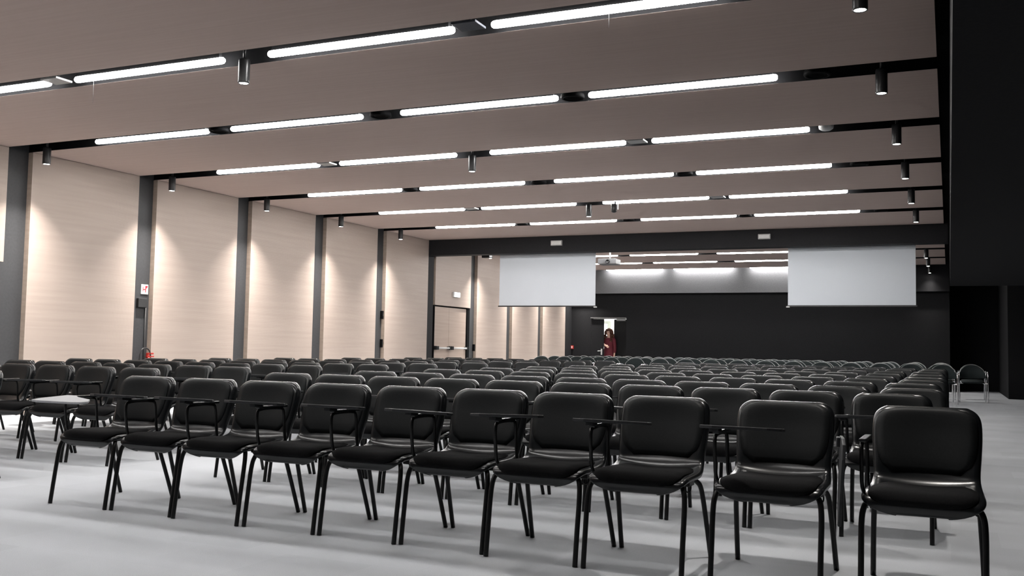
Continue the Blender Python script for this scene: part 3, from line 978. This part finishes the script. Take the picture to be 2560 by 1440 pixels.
def put_round(x, y, label, group, rz=0.0):
    global round_proto
    if round_proto is None:
        t = round_proto = thing('round_back_armchair', label, 'chair', (0, 0, 0), 0, group)
        link('backrest', rback_mesh, t); link('back_rim', rrim_mesh, t); link('seat', rseat_mesh, t)
        for m in RS: link('frame_side', m, t)
    else:
        t = dup(round_proto, (0, 0, 0), 0, label, group)
    t.location = (x, y, 0); t.rotation_euler = (0, 0, rz)
    return t


G3 = 'round-backed chrome armchairs'
for r in range(6):
    for k in range(16):
        x = -0.13 - 0.64 * k + (random.uniform(-0.006, 0.006) - 0.04 - 0.04 * (r % 2) if r else 0.0)
        put_round(x, 23.4 + 1.14 * r + SL * x + random.uniform(-0.015, 0.015), 'dark round-backed chrome armchair, %s from the right in the %s such row' % (ORD[k + 1], ORD[r + 1]), G3, SL + random.uniform(-0.008, 0.008))
put_round(0.47, 24.75, 'round-backed chrome armchair standing alone nearest the viewer on the aisle carpet', 'armchairs beside the rows', math.radians(3))
put_round(0.48, 26.15, 'round-backed chrome armchair right behind the lone aisle armchair', 'armchairs beside the rows', math.radians(2))

# ------------------------------------------------------------------ the woman in the doorway
def skinned(name, joints, edges, m, parent=None, sub=2, root=0):
    """a continuous body grown over a skeleton: joints = (x, y, z, radius)"""
    me = bpy.data.meshes.new(name)
    me.from_pydata([j[:3] for j in joints], edges, [])
    o = bpy.data.objects.new(name, me)
    C.objects.link(o)
    md = o.modifiers.new('skin', 'SKIN')
    for i, v in enumerate(me.skin_vertices[0].data):
        rr = joints[i][3]
        v.radius = rr if isinstance(rr, tuple) else (rr, rr)
        v.use_root = i == root
    s2 = o.modifiers.new('sub', 'SUBSURF'); s2.levels = sub; s2.render_levels = sub
    dg = bpy.context.evaluated_depsgraph_get()
    out = bpy.data.meshes.new_from_object(o.evaluated_get(dg), depsgraph=dg)
    bpy.data.objects.remove(o)
    out.name = name
    out.materials.clear(); out.materials.append(m)
    for p in out.polygons: p.use_smooth = True
    return link(name, out, parent)


ph = at(1522, 822, Y=30.96)
W = thing('person', 'person with long curly brown hair in a dark red dress, standing in the open doorway', 'person', (ph.x, 30.96, 0), math.radians(-8))
J = [(0, 0, 0.92, 0.125), (0, 0, 1.06, 0.105), (0, 0.01, 1.22, 0.115), (0, 0.015, 1.36, 0.10), (0, 0.01, 1.435, 0.05), (0, -0.005, 1.50, 0.046),
     (0, -0.015, 1.56, 0.072), (0, -0.012, 1.625, 0.082), (0, -0.005, 1.672, 0.06)]
Ed = [(i, i + 1) for i in range(8)]


def limb(pts, start):
    i0 = len(J)
    prev = start
    for p in pts:
        J.append(p); Ed.append((prev, len(J) - 1)); prev = len(J) - 1
    return prev


# her right forearm lies across the front of the body, her left arm hangs at her side
a1 = limb([(-0.165, 0.015, 1.37, 0.052), (-0.20, -0.11, 1.32, 0.044), (-0.205, -0.21, 1.28, 0.042), (-0.09, -0.25, 1.225, 0.040), (0.03, -0.285, 1.175, 0.030), (0.08, -0.30, 1.15, (0.022, 0.036))], 3)
a2 = limb([(0.165, 0.015, 1.37, 0.052), (0.205, 0.015, 1.22, 0.043), (0.225, 0.01, 1.08, 0.039), (0.235, -0.03, 0.93, 0.033), (0.24, -0.055, 0.84, 0.027), (0.24, -0.065, 0.79, (0.020, 0.034))], 3)
for (hand, base, dirv, side) in ((a1, Vector((0.08, -0.30, 1.15)), Vector((0.85, -0.25, -0.45)), Vector((0.45, 0.1, 0.85))), (a2, Vector((0.24, -0.065, 0.79)), Vector((0, -0.12, -1)), Vector((0, -1, 0.1)))):
    for k, ln in enumerate((0.055, 0.068, 0.064, 0.05)):
        o0 = base + side * (0.030 - 0.019 * k) + dirv * 0.03
        limb([(*o0, 0.009), (*(o0 + dirv * ln * 0.6 + Vector((0, 0.008, 0))), 0.0085), (*(o0 + dirv * ln + Vector((0, 0.022, 0))), 0.007)], hand)
    th = base + side * 0.035 - dirv * 0.005
    limb([(*th, 0.010), (*(th + side * 0.022 + dirv * 0.03), 0.008)], hand)
for s in (-1, 1):
    limb([(s * 0.085, 0.0, 0.84, 0.088), (s * 0.09, -0.01, 0.50, 0.055), (s * 0.09, 0.0, 0.32, 0.052), (s * 0.09, 0.02, 0.09, 0.036), (s * 0.095, -0.03, 0.045, 0.034), (s * 0.10, -0.12, 0.03, (0.034, 0.024))], 0)
body = skinned('body', J, Ed, K['skin'], W, 2, 0)
for s in (-1, 1):
    bm = bm_new(); lathe(bm, [(0.001, -0.011), (0.009, -0.007), (0.012, 0), (0.009, 0.007), (0.001, 0.011)], c=(s * 0.030, -0.083, 1.612), seg=10)
    obj('eye', bm, K['eye'], W)
bm = bm_new(); tube(bm, [(0, -0.083, 1.62, ), (0, -0.10, 1.588), (0, -0.102, 1.575), (0, -0.085, 1.57)], [0.008, 0.011, 0.012, 0.008], 8)
obj('nose', bm, K['skin'], W)
bm = bm_new(); tube(bm, [(-0.026, -0.076, 1.545), (0, -0.088, 1.543), (0.026, -0.076, 1.545)], [0.004, 0.009, 0.004], 8)
obj('mouth', bm, K['lips'], W)
for s in (-1, 1):
    bm = bm_new(); tube(bm, [(s * 0.080, 0.0, 1.63), (s * 0.09, 0.01, 1.605), (s * 0.082, 0.005, 1.575)], [0.012, 0.015, 0.010], 8)
    obj('ear', bm, K['skin'], W)


def loft(name, secs, m, parent, seg=28):
    """elliptical cross sections (z, rx, ry, cy) joined into a closed garment"""
    bm = bm_new()
    rings = []
    for z, rx, ry, cy in secs:
        rings.append([bm.verts.new((rx * math.cos(2 * PI * k / seg), cy + ry * math.sin(2 * PI * k / seg), z)) for k in range(seg)])
    for a, b in zip(rings, rings[1:]):
        for k in range(seg):
            f = bm.faces.new((a[k], a[(k + 1) % seg], b[(k + 1) % seg], b[k])); f.smooth = True
    bm.faces.new(list(reversed(rings[0]))); bm.faces.new(rings[-1])
    return obj(name, bm, m, parent)


dress = loft('dress', [(0.46, 0.27, 0.21, 0), (0.60, 0.25, 0.19, 0), (0.80, 0.215, 0.165, 0), (0.95, 0.19, 0.15, 0), (1.08, 0.155, 0.13, 0.005), (1.20, 0.165, 0.14, 0.0), (1.27, 0.172, 0.145, 0.0), (1.36, 0.175, 0.125, 0.01), (1.405, 0.13, 0.09, 0.012), (1.43, 0.075, 0.07, 0.012)], K['dress'], W)
for s, pts in ((-1, [(-0.12, 0.012, 1.385), (-0.175, 0.0, 1.36), (-0.20, -0.10, 1.325), (-0.205, -0.165, 1.30)]), (1, [(0.12, 0.012, 1.385), (0.175, 0.012, 1.36), (0.21, 0.012, 1.22), (0.23, 0.005, 1.06), (0.238, -0.03, 0.93)])):
    bm = bm_new(); tube(bm, pts, [0.07, 0.074, 0.062, 0.056, 0.05][:len(pts)], 14)
    obj('sleeve', bm, K['dress'], W)
# curly hair: one cap with many lobes round the head and down to the shoulders
bm = bm_new()
rnd = random.Random(3)
def lobe(c, r):
    b = bmesh.new(); bmesh.ops.create_icosphere(b, subdivisions=2, radius=r)
    for v in b.verts: v.co = v.co * (1 + rnd.uniform(-0.12, 0.12)) + Vector(c)
    for f in b.faces: f.smooth = True
    merge(bm, b)
lobe((0, 0.03, 1.65), 0.112)
for k in range(190):
    a = rnd.uniform(-0.30 * PI, 1.30 * PI)
    h = rnd.uniform(1.30, 1.70)
    r = (0.100 + 0.075 * (1.66 - h) / 0.33) if h < 1.66 else 0.085
    r *= rnd.uniform(0.88, 1.08)
    lobe((r * math.cos(a) * 1.12, 0.03 + r * math.sin(a) * 0.85, h), rnd.uniform(0.018, 0.033))
for k in range(46):
    s_ = rnd.choice((-1, 1)); h = rnd.uniform(1.34, 1.66)
    lobe((s_ * (rnd.uniform(0.082, 0.115) + 0.05 * (1.66 - h)), rnd.uniform(-0.075, -0.01), h), rnd.uniform(0.016, 0.028))
obj('hair', bm, K['hair'], W)
for s in (-1, 1):
    bm = bm_new(); box(bm, s * 0.10 - 0.04, s * 0.10 + 0.04, -0.16, 0.06, 0.0, 0.06, 0.02)
    obj('shoe', bm, K['shoe'], W)

# ------------------------------------------------------------------ world and view
w = bpy.data.worlds.new('world'); S.world = w
w.use_nodes = True
w.node_tree.nodes['Background'].inputs['Color'].default_value = (0, 0, 0, 1)
S.view_settings.view_transform = 'Standard'
S.view_settings.look = 'None'
S.view_settings.gamma = 1.0
S.view_settings.exposure = 1.35
S.view_settings.use_curve_mapping = False
cy = S.cycles
cy.max_bounces = 6; cy.diffuse_bounces = 3; cy.glossy_bounces = 2
cy.caustics_reflective = False; cy.caustics_refractive = False
cy.sample_clamp_indirect = 6.0
cy.use_light_tree = True
cy.adaptive_threshold = 0.1
